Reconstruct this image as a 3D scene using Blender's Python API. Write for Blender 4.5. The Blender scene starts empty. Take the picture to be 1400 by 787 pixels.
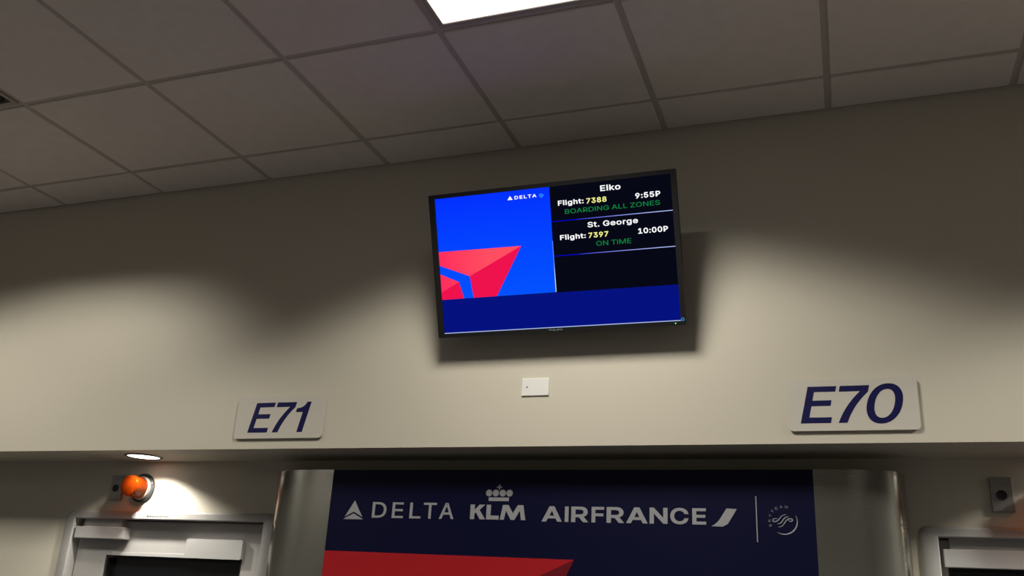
import bpy, bmesh, math, random
from mathutils import Matrix, Vector
random.seed(7)
SC = bpy.context.scene
COL = SC.collection
ZC = 3.62            # height of the visible ceiling face above the floor
T = 0.6096           # ceiling tile module (2 ft)
D1 = 0.228           # width of the cut row of tiles next to the bulkhead
def Z(z): return ZC + z          # heights below are measured down from the ceiling

# ------------------------------------------------------------------ camera
cam_d = bpy.data.cameras.new('camera')
cam = bpy.data.objects.new('camera', cam_d); COL.objects.link(cam)
cam_d.sensor_width = 36.0; cam_d.lens = 1228.77/1400*36.0; cam_d.clip_start = 0.05
R_ = ((0.940935, -0.331793, 0.067488), (0.334607, 0.880742, -0.335160), (0.051764, 0.337946, 0.939741))
cam.matrix_world = Matrix(((R_[0][0], R_[0][2], -R_[0][1], 1.17698),
                           (R_[1][0], R_[1][2], -R_[1][1], -3.12524),
                           (R_[2][0], R_[2][2], -R_[2][1], ZC-1.81681),
                           (0, 0, 0, 1)))
SC.camera = cam
# ------------------------------------------------------------------ world, exposure
w = bpy.data.worlds.new('world'); SC.world = w; w.use_nodes = True
w.node_tree.nodes['Background'].inputs[0].default_value = (0.0, 0.0, 0.0, 1)
SC.view_settings.view_transform = 'Standard'; SC.view_settings.look = 'None'
SC.view_settings.gamma = 1.0; SC.view_settings.use_curve_mapping = False
SC.view_settings.exposure = 0.0
TROFFER_W = 38.0         # watts of each ceiling fixture by the wall
REAR = .85               # output of the rows behind the viewpoint, relative to these
CUT = (2.45, 1.8)         # tangent of the angle from the vertical where a fixture's light ends, and where it is full
CUT_X = (1.5, .7)        # the same across the blades of a slatted fixture
DOWN_W = 22.0
LAMP = (1.0, 0.955, 0.865)

# ------------------------------------------------------------------ materials
MAT = {}
def mat(name, col, rough=.6, metal=0.0, spec=.5, bump=0.0, bscale=60.0, var=0.0, vscale=3.0, emit=None, estr=0.0, coat=0.0):
    m = bpy.data.materials.new(name); m.use_nodes = True
    nt = m.node_tree; b = nt.nodes['Principled BSDF']
    b.inputs['Base Color'].default_value = (*col, 1); b.inputs['Roughness'].default_value = rough
    b.inputs['Metallic'].default_value = metal; b.inputs['Specular IOR Level'].default_value = spec
    b.inputs['Coat Weight'].default_value = coat
    if emit: b.inputs['Emission Color'].default_value = (*emit, 1); b.inputs['Emission Strength'].default_value = estr
    tc = None
    if var or bump:
        tc = nt.nodes.new('ShaderNodeTexCoord')
    if var:
        n = nt.nodes.new('ShaderNodeTexNoise'); n.inputs['Scale'].default_value = vscale; n.inputs['Detail'].default_value = 5
        nt.links.new(tc.outputs['Object'], n.inputs['Vector'])
        mx = nt.nodes.new('ShaderNodeMix'); mx.data_type = 'RGBA'
        mx.inputs[6].default_value = (*[c*(1-var) for c in col], 1); mx.inputs[7].default_value = (*[min(1, c*(1+var)) for c in col], 1)
        nt.links.new(n.outputs['Fac'], mx.inputs[0]); nt.links.new(mx.outputs[2], b.inputs['Base Color'])
    if bump:
        n2 = nt.nodes.new('ShaderNodeTexNoise'); n2.inputs['Scale'].default_value = bscale; n2.inputs['Detail'].default_value = 4
        nt.links.new(tc.outputs['Object'], n2.inputs['Vector'])
        bp = nt.nodes.new('ShaderNodeBump'); bp.inputs['Strength'].default_value = bump; bp.inputs['Distance'].default_value = .004
        nt.links.new(n2.outputs['Fac'], bp.inputs['Height']); nt.links.new(bp.outputs['Normal'], b.inputs['Normal'])
    MAT[name] = m
    return m
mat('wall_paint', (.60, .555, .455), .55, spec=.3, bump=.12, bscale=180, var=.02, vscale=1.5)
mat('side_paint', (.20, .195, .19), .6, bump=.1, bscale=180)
mat('ceiling_tile', (.86, .785, .735), .95, spec=.1, bump=.5, bscale=140, var=.07, vscale=14)
mat('grid_metal', (.56, .50, .46), .6, spec=.2)
mat('carpet', (.042, .042, .048), .95, bump=.5, bscale=300, var=.2, vscale=20)
mat('deck', (.15, .15, .15), .9)
mat('fixture_metal', (.42, .36, .31), .5)
mat('louver', (.25, .24, .22), .45)
mat('diffuser', (.9, .9, .88), .4, emit=(1, .97, .92), estr=1.4)
mat('can_lens', (.9, .9, .88), .4, emit=(1, .96, .88), estr=3.0)
mat('can_collar', (.22, .20, .18), .4)
mat('can_trim', (.035, .032, .03), .5)
mat('tv_plastic', (.012, .012, .013), .38, bump=.03, bscale=400)
mat('steel_dark', (.03, .03, .03), .5, metal=.6)
mat('sign_plate', (.585, .55, .475), .45, spec=.35, var=.02)
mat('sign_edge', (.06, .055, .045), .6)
mat('sign_ink', (.006, .006, .068), .5, spec=.2)
mat('ivory_plastic', (.80, .79, .74), .35)
mat('hole_black', (.008, .008, .008), .6)
mat('door_paint', (.41, .395, .375), .45, bump=.05, bscale=90)
mat('aluminium', (.60, .59, .57), .42, metal=.35, bump=.04, bscale=200)
mat('door_glass', (.012, .013, .015), .06, spec=.5)
mat('rubber', (.012, .012, .012), .7)
mat('stainless', (.33, .31, .29), .42, metal=.8, bump=.05, bscale=300)
mat('banner_navy', (.0022, .0030, .026), .42, spec=.2)
mat('banner_red', (.42, .013, .018), .42, spec=.2)
mat('banner_red_deep', (.16, .008, .014), .42, spec=.2)
mat('banner_grey', (.33, .33, .34), .45)
mat('banner_dim', (.17, .17, .20), .45)
mat('label_ink', (.02, .02, .02), .6)
mat('brand_print', (.25, .36, .36), .4)
mat('led_green', (.02, .3, .03), .4, emit=(.1, 1, .15), estr=3)
mat('sticker_glow', (.02, .1, .3), .4, emit=(.05, .25, .5), estr=.8)  # ring sticker on the bezel, no lamp: faint glow added to its blue
# brushed display end caps
m = mat('brushed_metal', (.44, .43, .37), .20, metal=.92, spec=.5, coat=.4)
nt = m.node_tree; b = nt.nodes['Principled BSDF']
tc = nt.nodes.new('ShaderNodeTexCoord'); mp = nt.nodes.new('ShaderNodeMapping'); mp.inputs['Scale'].default_value = (4, 4, 60)
ns = nt.nodes.new('ShaderNodeTexNoise'); ns.inputs['Scale'].default_value = 6; ns.inputs['Detail'].default_value = 6
bp = nt.nodes.new('ShaderNodeBump'); bp.inputs['Strength'].default_value = .08; bp.inputs['Distance'].default_value = .003
nt.links.new(tc.outputs['Object'], mp.inputs[0]); nt.links.new(mp.outputs[0], ns.inputs[0])
nt.links.new(ns.outputs['Fac'], bp.inputs['Height']); nt.links.new(bp.outputs[0], b.inputs['Normal'])
# amber beacon plastic: lets tinted light through
m = bpy.data.materials.new('amber'); m.use_nodes = True; nt = m.node_tree; nt.nodes.clear()
out = nt.nodes.new('ShaderNodeOutputMaterial'); a = nt.nodes.new('ShaderNodeMixShader'); a2 = nt.nodes.new('ShaderNodeMixShader')
tr = nt.nodes.new('ShaderNodeBsdfTransparent'); tr.inputs[0].default_value = (1, .45, .14, 1)
tl = nt.nodes.new('ShaderNodeBsdfTranslucent'); tl.inputs[0].default_value = (.16, .02, .001, 1)
df = nt.nodes.new('ShaderNodeBsdfPrincipled'); df.inputs['Base Color'].default_value = (.11, .0125, .0006, 1); df.inputs['Roughness'].default_value = .2; df.inputs['Specular IOR Level'].default_value = .25; df.inputs['Specular Tint'].default_value = (1, .6, .2, 1)
a.inputs[0].default_value = .86; a2.inputs[0].default_value = .80
nt.links.new(tl.outputs[0], a.inputs[1]); nt.links.new(df.outputs[0], a.inputs[2])
nt.links.new(tr.outputs[0], a2.inputs[1]); nt.links.new(a.outputs[0], a2.inputs[2]); nt.links.new(a2.outputs[0], out.inputs[0])
MAT['amber'] = m
def emis(name, col, s=1.0, col2=None, axis=0, lo=0., hi=1.):
    m = bpy.data.materials.new(name); m.use_nodes = True; nt = m.node_tree; nt.nodes.clear()
    out = nt.nodes.new('ShaderNodeOutputMaterial'); e = nt.nodes.new('ShaderNodeEmission')
    e.inputs[0].default_value = (*col, 1); e.inputs[1].default_value = s
    nt.links.new(e.outputs[0], out.inputs[0])
    if col2:
        tc = nt.nodes.new('ShaderNodeTexCoord'); sx = nt.nodes.new('ShaderNodeSeparateXYZ')
        mr = nt.nodes.new('ShaderNodeMapRange'); mr.inputs[1].default_value = lo; mr.inputs[2].default_value = hi
        mx = nt.nodes.new('ShaderNodeMix'); mx.data_type = 'RGBA'
        mx.inputs[6].default_value = (*col, 1); mx.inputs[7].default_value = (*col2, 1)
        nt.links.new(tc.outputs['Object'], sx.inputs[0]); nt.links.new(sx.outputs[axis], mr.inputs[0])
        nt.links.new(mr.outputs[0], mx.inputs[0]); nt.links.new(mx.outputs[2], e.inputs[0])
    MAT[name] = m
emis('lcd_black', (.0022, .0025, .0075))
emis('lcd_blue', (.001, .085, 1.0), 1.0, (.001, .03, 1.0), 2, -.13, .26)
emis('lcd_bar', (.0015, .006, .21))
emis('lcd_line', (.0, .0, .75), 1.0, (.45, .55, 1.0), 0, .10, .40)
emis('lcd_edge', (.10, .25, 1.0), 1.0, (.6, .8, 1.0), 2, -.02, -.08)
emis('lcd_base', (.45, .55, .9))
emis('lcd_white', (.95, .97, 1.0), 1.1)
emis('lcd_yellow', (.95, .95, .30))
emis('lcd_green', (.006, .24, .06))
emis('lcd_red_light', (1.0, .075, .12), 1.0, (1.0, .025, .11), 0, -.25, -.45)
emis('lcd_red_dark', (.86, .006, .075))
emis('lcd_cyan', (.05, .38, .9))

# ------------------------------------------------------------------ builders
class MB:
    def __init__(s): s.bm = bmesh.new()
    def box(s, x0, x1, y0, y1, z0, z1, bev=0.0, seg=2):
        bm = bmesh.new()
        bmesh.ops.create_cube(bm, size=1.0, matrix=Matrix.Translation(((x0+x1)/2, (y0+y1)/2, (z0+z1)/2)) @ Matrix.Diagonal((x1-x0, y1-y0, z1-z0, 1)))
        if bev: bmesh.ops.bevel(bm, geom=bm.edges[:], offset=bev, segments=seg, affect='EDGES', profile=.6)
        s._add(bm); return s
    def _add(s, bm):
        me = bpy.data.meshes.new('t'); bm.to_mesh(me); bm.free(); s.bm.from_mesh(me); bpy.data.meshes.remove(me)
    def prism(s, pts, y0, y1):
        """outline in x,z pulled from y1 (back) to y0 (front)"""
        bm = bmesh.new()
        f = [bm.verts.new((x, y0, z)) for x, z in pts]; r = [bm.verts.new((x, y1, z)) for x, z in pts]
        n = len(pts)
        bm.faces.new(f); bm.faces.new(r[::-1])
        for i in range(n): bm.faces.new((f[i], r[i], r[(i+1) % n], f[(i+1) % n]))
        bmesh.ops.recalc_face_normals(bm, faces=bm.faces[:])
        bmesh.ops.triangulate(bm, faces=[q for q in bm.faces if len(q.verts) > 4])
        s._add(bm); return s
    def ring(s, outer, inner, y0, y1):
        """band between two outlines with the same number of points"""
        bm = bmesh.new(); n = len(outer)
        L = [[bm.verts.new((x, y, z)) for x, z in o] for o, y in ((outer, y0), (inner, y0), (inner, y1), (outer, y1))]
        for k in range(4):
            A, B = L[k], L[(k+1) % 4]
            for i in range(n): bm.faces.new((A[i], A[(i+1) % n], B[(i+1) % n], B[i]))
        bmesh.ops.recalc_face_normals(bm, faces=bm.faces[:])
        s._add(bm); return s
    def plan(s, pts, z0, z1):
        """outline in x,y pulled in height"""
        bm = bmesh.new(); n = len(pts)
        f = [bm.verts.new((x, y, z0)) for x, y in pts]; r = [bm.verts.new((x, y, z1)) for x, y in pts]
        bm.faces.new(f); bm.faces.new(r)
        for i in range(n): bm.faces.new((f[i], r[i], r[(i+1) % n], f[(i+1) % n]))
        bmesh.ops.recalc_face_normals(bm, faces=bm.faces[:])
        s._add(bm); return s
    def lathe(s, prof, axis, seg=40):
        """prof: (radius, offset along axis); axis = (origin, 'y' or 'z')"""
        bm = bmesh.new(); o, ax = Vector(axis[0]), axis[1]; rows = []
        for r, h in prof:
            row = []
            for k in range(seg if r > 1e-6 else 1):
                t = 2*math.pi*k/seg
                p = Vector((r*math.cos(t), h, r*math.sin(t))) if ax == 'y' else Vector((r*math.cos(t), r*math.sin(t), h))
                row.append(bm.verts.new(o+p))
            rows.append(row)
        for A, B in zip(rows, rows[1:]):
            for k in range(seg):
                a0, a1 = A[k % len(A)], A[(k+1) % seg % len(A)]; b0, b1 = B[k % len(B)], B[(k+1) % seg % len(B)]
                vs = []
                for v in (a0, a1, b1, b0):
                    if v not in vs: vs.append(v)
                if len(vs) > 2: bm.faces.new(vs)
        bmesh.ops.recalc_face_normals(bm, faces=bm.faces[:])
        s._add(bm); return s
    def stroke(s, pts, w, y0, y1):
        """flat ribbon of width w along a 2-D polyline"""
        L, Rr = [], []
        for i, p in enumerate(pts):
            a = Vector(pts[max(0, i-1)]); c = Vector(pts[min(len(pts)-1, i+1)]); t = (c-a).normalized(); n = Vector((-t.y, t.x))
            ww = w(i/(len(pts)-1)) if callable(w) else w
            L.append((p[0]+n.x*ww/2, p[1]+n.y*ww/2)); Rr.append((p[0]-n.x*ww/2, p[1]-n.y*ww/2))
        for i in range(len(pts)-1): s.prism([L[i], L[i+1], Rr[i+1], Rr[i]], y0, y1)
        return s
    def mesh(s, name, material, off=(0, 0, 0), smooth=False):
        me = bpy.data.meshes.new(name)
        if any(off): bmesh.ops.translate(s.bm, verts=s.bm.verts[:], vec=(-off[0], -off[1], -off[2]))
        s.bm.to_mesh(me); s.bm.free()
        me.materials.append(MAT[material])
        if smooth:
            for p in me.polygons: p.use_smooth = True
            try: me.set_sharp_from_angle(angle=math.radians(40))
            except Exception: pass
        return me
    def obj(s, name, material, parent=None, smooth=False, label=None):
        """mesh in world coordinates; under a parent it is stored relative to the thing's base"""
        off = (0, 0, 0)
        if parent is not None:
            r = parent
            while r.parent: r = r.parent
            off = (0, 0, 0) if r.get('local_build') else tuple(r.location)
        o = bpy.data.objects.new(name, s.mesh(name, material, off, smooth)); COL.objects.link(o)
        if parent is not None: o.parent = parent
        if label: o['label'] = label
        return o
def thing(name, label, cat, loc, group=None, kind=None, rot=(0, 0, 0)):
    o = bpy.data.objects.new(name, None); COL.objects.link(o); o.empty_display_size = .05
    o.location = loc; o.rotation_euler = rot
    if label: o['label'] = label
    if cat: o['category'] = cat
    if group: o['group'] = group
    if kind: o['kind'] = kind
    return o
def struct(o): o['kind'] = 'structure'; return o

# letter outlines: character -> [advance, outline, ...] (capital height .509)
GLYPHS = {".":[.188,[[.095,-.004],[.078,-.001],[.063,.009],[.053,.024],[.05,.041],[.053,.059],[.063,.073],[.078,.083],[.095,.087],[.113,.083],[.128,.073],[.138,.059],[.141,.041],[.138,.024],[.128,.009],[.113,-.001]]],
"0":[.453,[[.227,-.007],[.174,.001],[.13,.024],[.095,.062],[.069,.113],[.053,.178],[.048,.254],[.053,.33],[.069,.395],[.095,.447],[.13,.484],[.174,.508],[.227,.516],[.279,.508],[.323,.484],[.358,.447],[.384,.395],[.4,.33],[.405,.254],[.4,.178],[.384,.113],[.359,.062],[.323,.024],[.279,.001]],[[.227,.05],[.261,.056],[.29,.074],[.313,.103],[.33,.144],[.34,.194],[.344,.254],[.34,.314],[.33,.365],[.313,.405],[.29,.435],[.261,.453],[.227,.46],[.192,.453],[.163,.435],[.14,.405],[.123,.365],[.113,.314],[.109,.254],[.113,.194],[.123,.144],[.14,.103],[.163,.074],[.192,.056]]],
"1":[.453,[[.076,.0],[.076,.055],[.391,.055],[.391,.0]],[[.276,.509],[.276,.0],[.212,.0],[.212,.448],[.209,.448],[.086,.358],[.086,.427],[.198,.509]]],
"3":[.453,[[.218,-.007],[.173,-.003],[.133,.01],[.098,.03],[.07,.057],[.052,.091],[.044,.132],[.109,.132],[.115,.107],[.126,.087],[.144,.071],[.165,.059],[.219,.05],[.275,.061],[.297,.074],[.315,.093],[.325,.116],[.329,.145],[.326,.172],[.316,.196],[.299,.217],[.275,.234],[.242,.244],[.201,.248],[.157,.248],[.157,.299],[.288,.448],[.288,.452],[.07,.452],[.07,.509],[.372,.509],[.372,.461],[.211,.278],[.211,.289],[.264,.288],[.308,.276],[.344,.253],[.371,.222],[.387,.186],[.393,.145],[.387,.103],[.37,.066],[.344,.036],[.309,.012],[.266,-.002]]],
"5":[.453,[[.221,-.007],[.178,-.002],[.14,.011],[.108,.032],[.083,.06],[.066,.093],[.06,.13],[.122,.13],[.127,.108],[.138,.089],[.173,.06],[.221,.05],[.25,.053],[.276,.064],[.298,.082],[.314,.104],[.324,.131],[.328,.162],[.324,.193],[.314,.221],[.297,.244],[.275,.262],[.248,.273],[.218,.277],[.167,.268],[.128,.246],[.067,.253],[.096,.509],[.366,.509],[.366,.452],[.151,.452],[.134,.301],[.136,.301],[.178,.325],[.229,.334],[.263,.33],[.294,.321],[.321,.306],[.345,.285],[.364,.26],[.379,.231],[.388,.199],[.391,.163],[.385,.117],[.369,.076],[.343,.041],[.309,.015],[.268,-.001]]],
"7":[.453,[[.097,.0],[.323,.448],[.323,.452],[.062,.452],[.062,.509],[.391,.509],[.391,.449],[.165,.0]]],
"8":[.453,[[.226,-.007],[.178,-.002],[.136,.011],[.101,.033],[.074,.062],[.057,.096],[.052,.135],[.055,.166],[.065,.195],[.081,.22],[.101,.241],[.125,.256],[.153,.265],[.153,.267],[.119,.282],[.093,.308],[.076,.342],[.07,.38],[.075,.417],[.09,.45],[.114,.477],[.146,.498],[.184,.511],[.226,.516],[.269,.511],[.306,.498],[.337,.477],[.361,.45],[.377,.417],[.382,.38],[.376,.342],[.359,.308],[.333,.282],[.3,.267],[.3,.265],[.327,.256],[.351,.241],[.372,.22],[.387,.195],[.397,.166],[.401,.135],[.395,.096],[.378,.062],[.352,.033],[.317,.011],[.275,-.002]],[[.226,.049],[.258,.052],[.285,.06],[.307,.074],[.323,.091],[.333,.113],[.337,.139],[.333,.165],[.322,.189],[.305,.208],[.283,.223],[.256,.232],[.226,.235],[.196,.232],[.169,.223],[.147,.208],[.13,.189],[.119,.165],[.115,.139],[.119,.113],[.129,.091],[.145,.074],[.167,.06],[.195,.052]],[[.226,.29],[.274,.3],[.293,.313],[.307,.33],[.316,.351],[.319,.376],[.316,.399],[.308,.42],[.294,.437],[.275,.449],[.226,.46],[.177,.449],[.159,.437],[.145,.42],[.136,.399],[.133,.376],[.136,.351],[.145,.33],[.159,.313],[.178,.3]]],
"9":[.453,[[.226,.516],[.271,.51],[.31,.494],[.343,.468],[.368,.434],[.384,.393],[.389,.347],[.385,.309],[.373,.27],[.315,.168],[.2,.0],[.13,.0],[.301,.248],[.307,.248],[.287,.221],[.257,.202],[.218,.195],[.175,.199],[.137,.214],[.106,.237],[.083,.269],[.068,.307],[.064,.352],[.069,.397],[.085,.436],[.11,.469],[.143,.494],[.182,.51]],[[.226,.46],[.199,.457],[.174,.446],[.154,.429],[.138,.407],[.129,.381],[.125,.352],[.129,.322],[.138,.295],[.154,.274],[.174,.257],[.199,.247],[.226,.243],[.254,.247],[.279,.257],[.299,.273],[.314,.295],[.324,.321],[.327,.35],[.324,.381],[.314,.407],[.299,.429],[.279,.446],[.254,.457]]],
":":[.188,[[.095,-.004],[.078,-.001],[.063,.009],[.053,.024],[.05,.041],[.053,.059],[.063,.073],[.078,.083],[.095,.087],[.113,.083],[.128,.073],[.138,.059],[.141,.041],[.138,.024],[.128,.009],[.113,-.001]],[[.095,.271],[.078,.274],[.063,.284],[.053,.299],[.05,.316],[.053,.334],[.063,.349],[.078,.359],[.095,.362],[.113,.359],[.128,.349],[.138,.334],[.141,.316],[.138,.299],[.128,.284],[.113,.274]]],
"A":[.48,[[.016,.0],[.201,.509],[.276,.509],[.463,.0],[.395,.0],[.287,.302],[.264,.372],[.232,.478],[.245,.478],[.213,.371],[.191,.302],[.085,.0]],[[.11,.142],[.11,.199],[.37,.199],[.37,.142]]],
"B":[.456,[[.06,.0],[.06,.509],[.241,.509],[.289,.504],[.329,.491],[.359,.469],[.381,.442],[.394,.41],[.398,.374],[.395,.344],[.387,.32],[.356,.286],[.315,.267],[.315,.262],[.339,.257],[.363,.245],[.385,.227],[.402,.203],[.414,.173],[.418,.136],[.413,.1],[.4,.067],[.377,.039],[.344,.018],[.301,.004],[.247,.0]],[[.125,.057],[.245,.057],[.296,.063],[.33,.08],[.349,.105],[.355,.137],[.352,.161],[.342,.184],[.327,.203],[.306,.218],[.279,.228],[.248,.231],[.125,.231]],[[.125,.285],[.238,.285],[.288,.296],[.308,.309],[.323,.326],[.333,.348],[.336,.372],[.33,.403],[.313,.429],[.283,.446],[.24,.452],[.125,.452]]],
"C":[.51,[[.267,-.007],[.205,.001],[.15,.025],[.104,.063],[.07,.115],[.048,.179],[.04,.254],[.048,.329],[.07,.393],[.104,.445],[.15,.484],[.205,.508],[.267,.516],[.34,.504],[.373,.49],[.402,.471],[.427,.447],[.448,.418],[.463,.385],[.473,.348],[.408,.348],[.389,.395],[.357,.428],[.315,.449],[.267,.456],[.223,.45],[.184,.432],[.15,.403],[.125,.364],[.109,.314],[.103,.254],[.109,.194],[.125,.145],[.151,.105],[.184,.076],[.223,.059],[.267,.053],[.315,.06],[.357,.081],[.389,.114],[.408,.16],[.473,.16],[.463,.124],[.448,.091],[.428,.062],[.402,.038],[.373,.019],[.341,.005],[.305,-.004]]],
"D":[.502,[[.219,.0],[.096,.0],[.096,.057],[.215,.057],[.272,.063],[.318,.081],[.354,.11],[.379,.149],[.394,.198],[.399,.255],[.394,.312],[.379,.361],[.354,.399],[.32,.428],[.275,.446],[.221,.452],[.093,.452],[.093,.509],[.225,.509],[.294,.501],[.353,.478],[.399,.441],[.433,.391],[.455,.329],[.462,.255],[.455,.181],[.433,.119],[.398,.068],[.351,.031],[.291,.008]],[[.125,.509],[.125,.0],[.06,.0],[.06,.509]]],
"E":[.419,[[.06,.0],[.06,.509],[.372,.509],[.372,.452],[.125,.452],[.125,.286],[.355,.286],[.355,.229],[.125,.229],[.125,.057],[.375,.057],[.375,.0]]],
"F":[.41,[[.06,.0],[.06,.509],[.369,.509],[.369,.452],[.125,.452],[.125,.278],[.346,.278],[.346,.221],[.125,.221],[.125,.0]]],
"G":[.52,[[.269,-.007],[.205,.001],[.149,.025],[.104,.064],[.069,.116],[.047,.179],[.04,.254],[.047,.329],[.069,.393],[.103,.445],[.149,.484],[.203,.508],[.265,.516],[.304,.513],[.34,.504],[.374,.489],[.403,.469],[.429,.445],[.449,.416],[.465,.384],[.474,.349],[.408,.349],[.387,.393],[.356,.427],[.315,.448],[.265,.456],[.222,.45],[.183,.432],[.15,.404],[.125,.364],[.109,.314],[.103,.254],[.109,.194],[.125,.145],[.151,.105],[.184,.076],[.224,.059],[.269,.053],[.309,.057],[.345,.071],[.374,.093],[.396,.123],[.41,.16],[.415,.202],[.434,.199],[.283,.199],[.283,.256],[.478,.256],[.478,.2],[.471,.141],[.451,.091],[.419,.05],[.377,.019],[.326,-.0]]],
"H":[.517,[[.06,.0],[.06,.509],[.125,.509],[.125,.289],[.392,.289],[.392,.509],[.457,.509],[.457,.0],[.392,.0],[.392,.232],[.125,.232],[.125,.0]]],
"I":[.165,[[.05,0],[.115,0],[.115,.509],[.05,.509]]],
"K":[.467,[[.104,.145],[.104,.216],[.139,.261],[.174,.303],[.212,.344],[.364,.509],[.448,.509],[.231,.276],[.228,.276]],[[.06,.0],[.06,.509],[.125,.509],[.125,.334],[.124,.225],[.125,.193],[.125,.0]],[[.372,.0],[.188,.259],[.228,.309],[.449,.0]]],
"L":[.393,[[.06,.0],[.06,.509],[.125,.509],[.125,.057],[.361,.057],[.361,.0]]],
"M":[.628,[[.06,.0],[.06,.509],[.152,.509],[.277,.187],[.287,.159],[.299,.123],[.311,.084],[.322,.049],[.307,.049],[.318,.083],[.33,.121],[.342,.158],[.352,.187],[.476,.509],[.568,.509],[.568,.0],[.504,.0],[.504,.291],[.504,.327],[.505,.369],[.506,.413],[.507,.457],[.513,.457],[.498,.409],[.482,.363],[.467,.322],[.456,.291],[.342,.0],[.286,.0],[.17,.291],[.159,.321],[.145,.361],[.129,.408],[.112,.457],[.119,.457],[.12,.416],[.121,.372],[.122,.328],[.122,.291],[.122,.0]]],
"N":[.523,[[.06,.0],[.06,.509],[.136,.509],[.343,.183],[.363,.151],[.388,.107],[.414,.055],[.405,.054],[.401,.108],[.399,.157],[.399,.195],[.399,.509],[.463,.509],[.463,.0],[.387,.0],[.202,.29],[.177,.331],[.148,.381],[.108,.452],[.119,.454],[.122,.384],[.124,.328],[.125,.291],[.125,.0]]],
"O":[.533,[[.267,-.007],[.205,.001],[.15,.025],[.105,.063],[.07,.115],[.048,.179],[.04,.254],[.048,.329],[.07,.393],[.105,.445],[.15,.484],[.205,.508],[.267,.516],[.329,.508],[.384,.484],[.429,.445],[.464,.393],[.486,.329],[.493,.254],[.486,.179],[.464,.115],[.429,.063],[.384,.025],[.329,.001]],[[.267,.053],[.31,.059],[.349,.076],[.383,.105],[.408,.144],[.425,.194],[.43,.254],[.425,.314],[.408,.365],[.383,.404],[.349,.433],[.31,.45],[.267,.456],[.223,.45],[.184,.433],[.151,.404],[.125,.364],[.109,.314],[.103,.254],[.109,.194],[.125,.144],[.151,.105],[.184,.076],[.223,.059]]],
"P":[.445,[[.06,.0],[.06,.509],[.235,.509],[.289,.503],[.332,.487],[.366,.462],[.39,.43],[.404,.391],[.409,.348],[.404,.304],[.39,.265],[.366,.233],[.332,.207],[.289,.191],[.235,.186],[.109,.186],[.109,.242],[.233,.242],[.269,.246],[.297,.256],[.318,.272],[.333,.294],[.342,.319],[.344,.348],[.342,.376],[.333,.402],[.318,.423],[.297,.439],[.268,.449],[.232,.452],[.125,.452],[.125,.0]]],
"R":[.449,[[.06,.0],[.06,.509],[.236,.509],[.29,.504],[.333,.489],[.367,.465],[.39,.433],[.405,.395],[.409,.352],[.405,.309],[.39,.271],[.367,.24],[.333,.217],[.289,.203],[.236,.198],[.096,.198],[.096,.255],[.234,.255],[.269,.258],[.298,.267],[.319,.281],[.334,.3],[.342,.324],[.345,.352],[.342,.38],[.334,.405],[.319,.425],[.298,.44],[.269,.449],[.233,.452],[.125,.452],[.125,.0]],[[.353,.0],[.23,.229],[.303,.229],[.428,.0]]],
"S":[.447,[[.224,-.009],[.172,-.004],[.128,.009],[.091,.031],[.064,.06],[.046,.096],[.038,.137],[.104,.137],[.11,.11],[.123,.088],[.142,.071],[.166,.059],[.224,.049],[.257,.052],[.286,.06],[.311,.074],[.329,.092],[.341,.114],[.346,.139],[.342,.161],[.332,.179],[.296,.205],[.245,.222],[.184,.239],[.128,.26],[.086,.289],[.06,.326],[.052,.372],[.058,.413],[.075,.448],[.102,.476],[.138,.498],[.18,.511],[.227,.516],[.275,.511],[.316,.498],[.351,.476],[.377,.449],[.394,.415],[.401,.378],[.337,.378],[.326,.412],[.302,.437],[.267,.453],[.225,.459],[.194,.456],[.167,.448],[.145,.435],[.129,.418],[.118,.398],[.115,.376],[.119,.352],[.131,.334],[.169,.308],[.212,.293],[.264,.279],[.312,.264],[.359,.238],[.395,.198],[.405,.171],[.408,.139],[.403,.099],[.386,.064],[.36,.034],[.323,.011],[.278,-.004]]],
"T":[.449,[[.032,.452],[.032,.509],[.417,.509],[.417,.452],[.257,.452],[.257,.0],[.193,.0],[.193,.452]]],
"Y":[.472,[[.203,.0],[.203,.208],[.016,.509],[.091,.509],[.192,.344],[.222,.292],[.25,.23],[.224,.23],[.251,.293],[.28,.344],[.381,.509],[.455,.509],[.268,.208],[.268,.0]]],
"Z":[.438,[[.042,.0],[.042,.046],[.273,.385],[.306,.431],[.341,.476],[.348,.454],[.285,.452],[.223,.452],[.04,.452],[.04,.509],[.397,.509],[.397,.462],[.169,.129],[.134,.081],[.097,.033],[.09,.054],[.152,.057],[.214,.057],[.399,.057],[.399,.0]]],
"a":[.389,[[.16,-.009],[.126,-.005],[.094,.005],[.068,.022],[.048,.045],[.035,.073],[.03,.108],[.034,.138],[.043,.161],[.058,.179],[.078,.193],[.125,.211],[.178,.22],[.234,.227],[.265,.235],[.273,.243],[.276,.255],[.276,.257],[.267,.297],[.24,.322],[.196,.331],[.149,.322],[.118,.301],[.1,.274],[.041,.291],[.057,.322],[.079,.346],[.104,.364],[.133,.375],[.194,.384],[.239,.379],[.286,.36],[.306,.343],[.322,.32],[.333,.29],[.337,.251],[.337,.0],[.277,.0],[.277,.052],[.272,.052],[.252,.025],[.215,.001]],[[.17,.045],[.202,.049],[.228,.059],[.248,.074],[.263,.093],[.272,.115],[.276,.138],[.276,.19],[.259,.182],[.231,.176],[.2,.171],[.175,.168],[.134,.159],[.103,.139],[.095,.124],[.092,.105],[.102,.072],[.13,.052]]],
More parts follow.
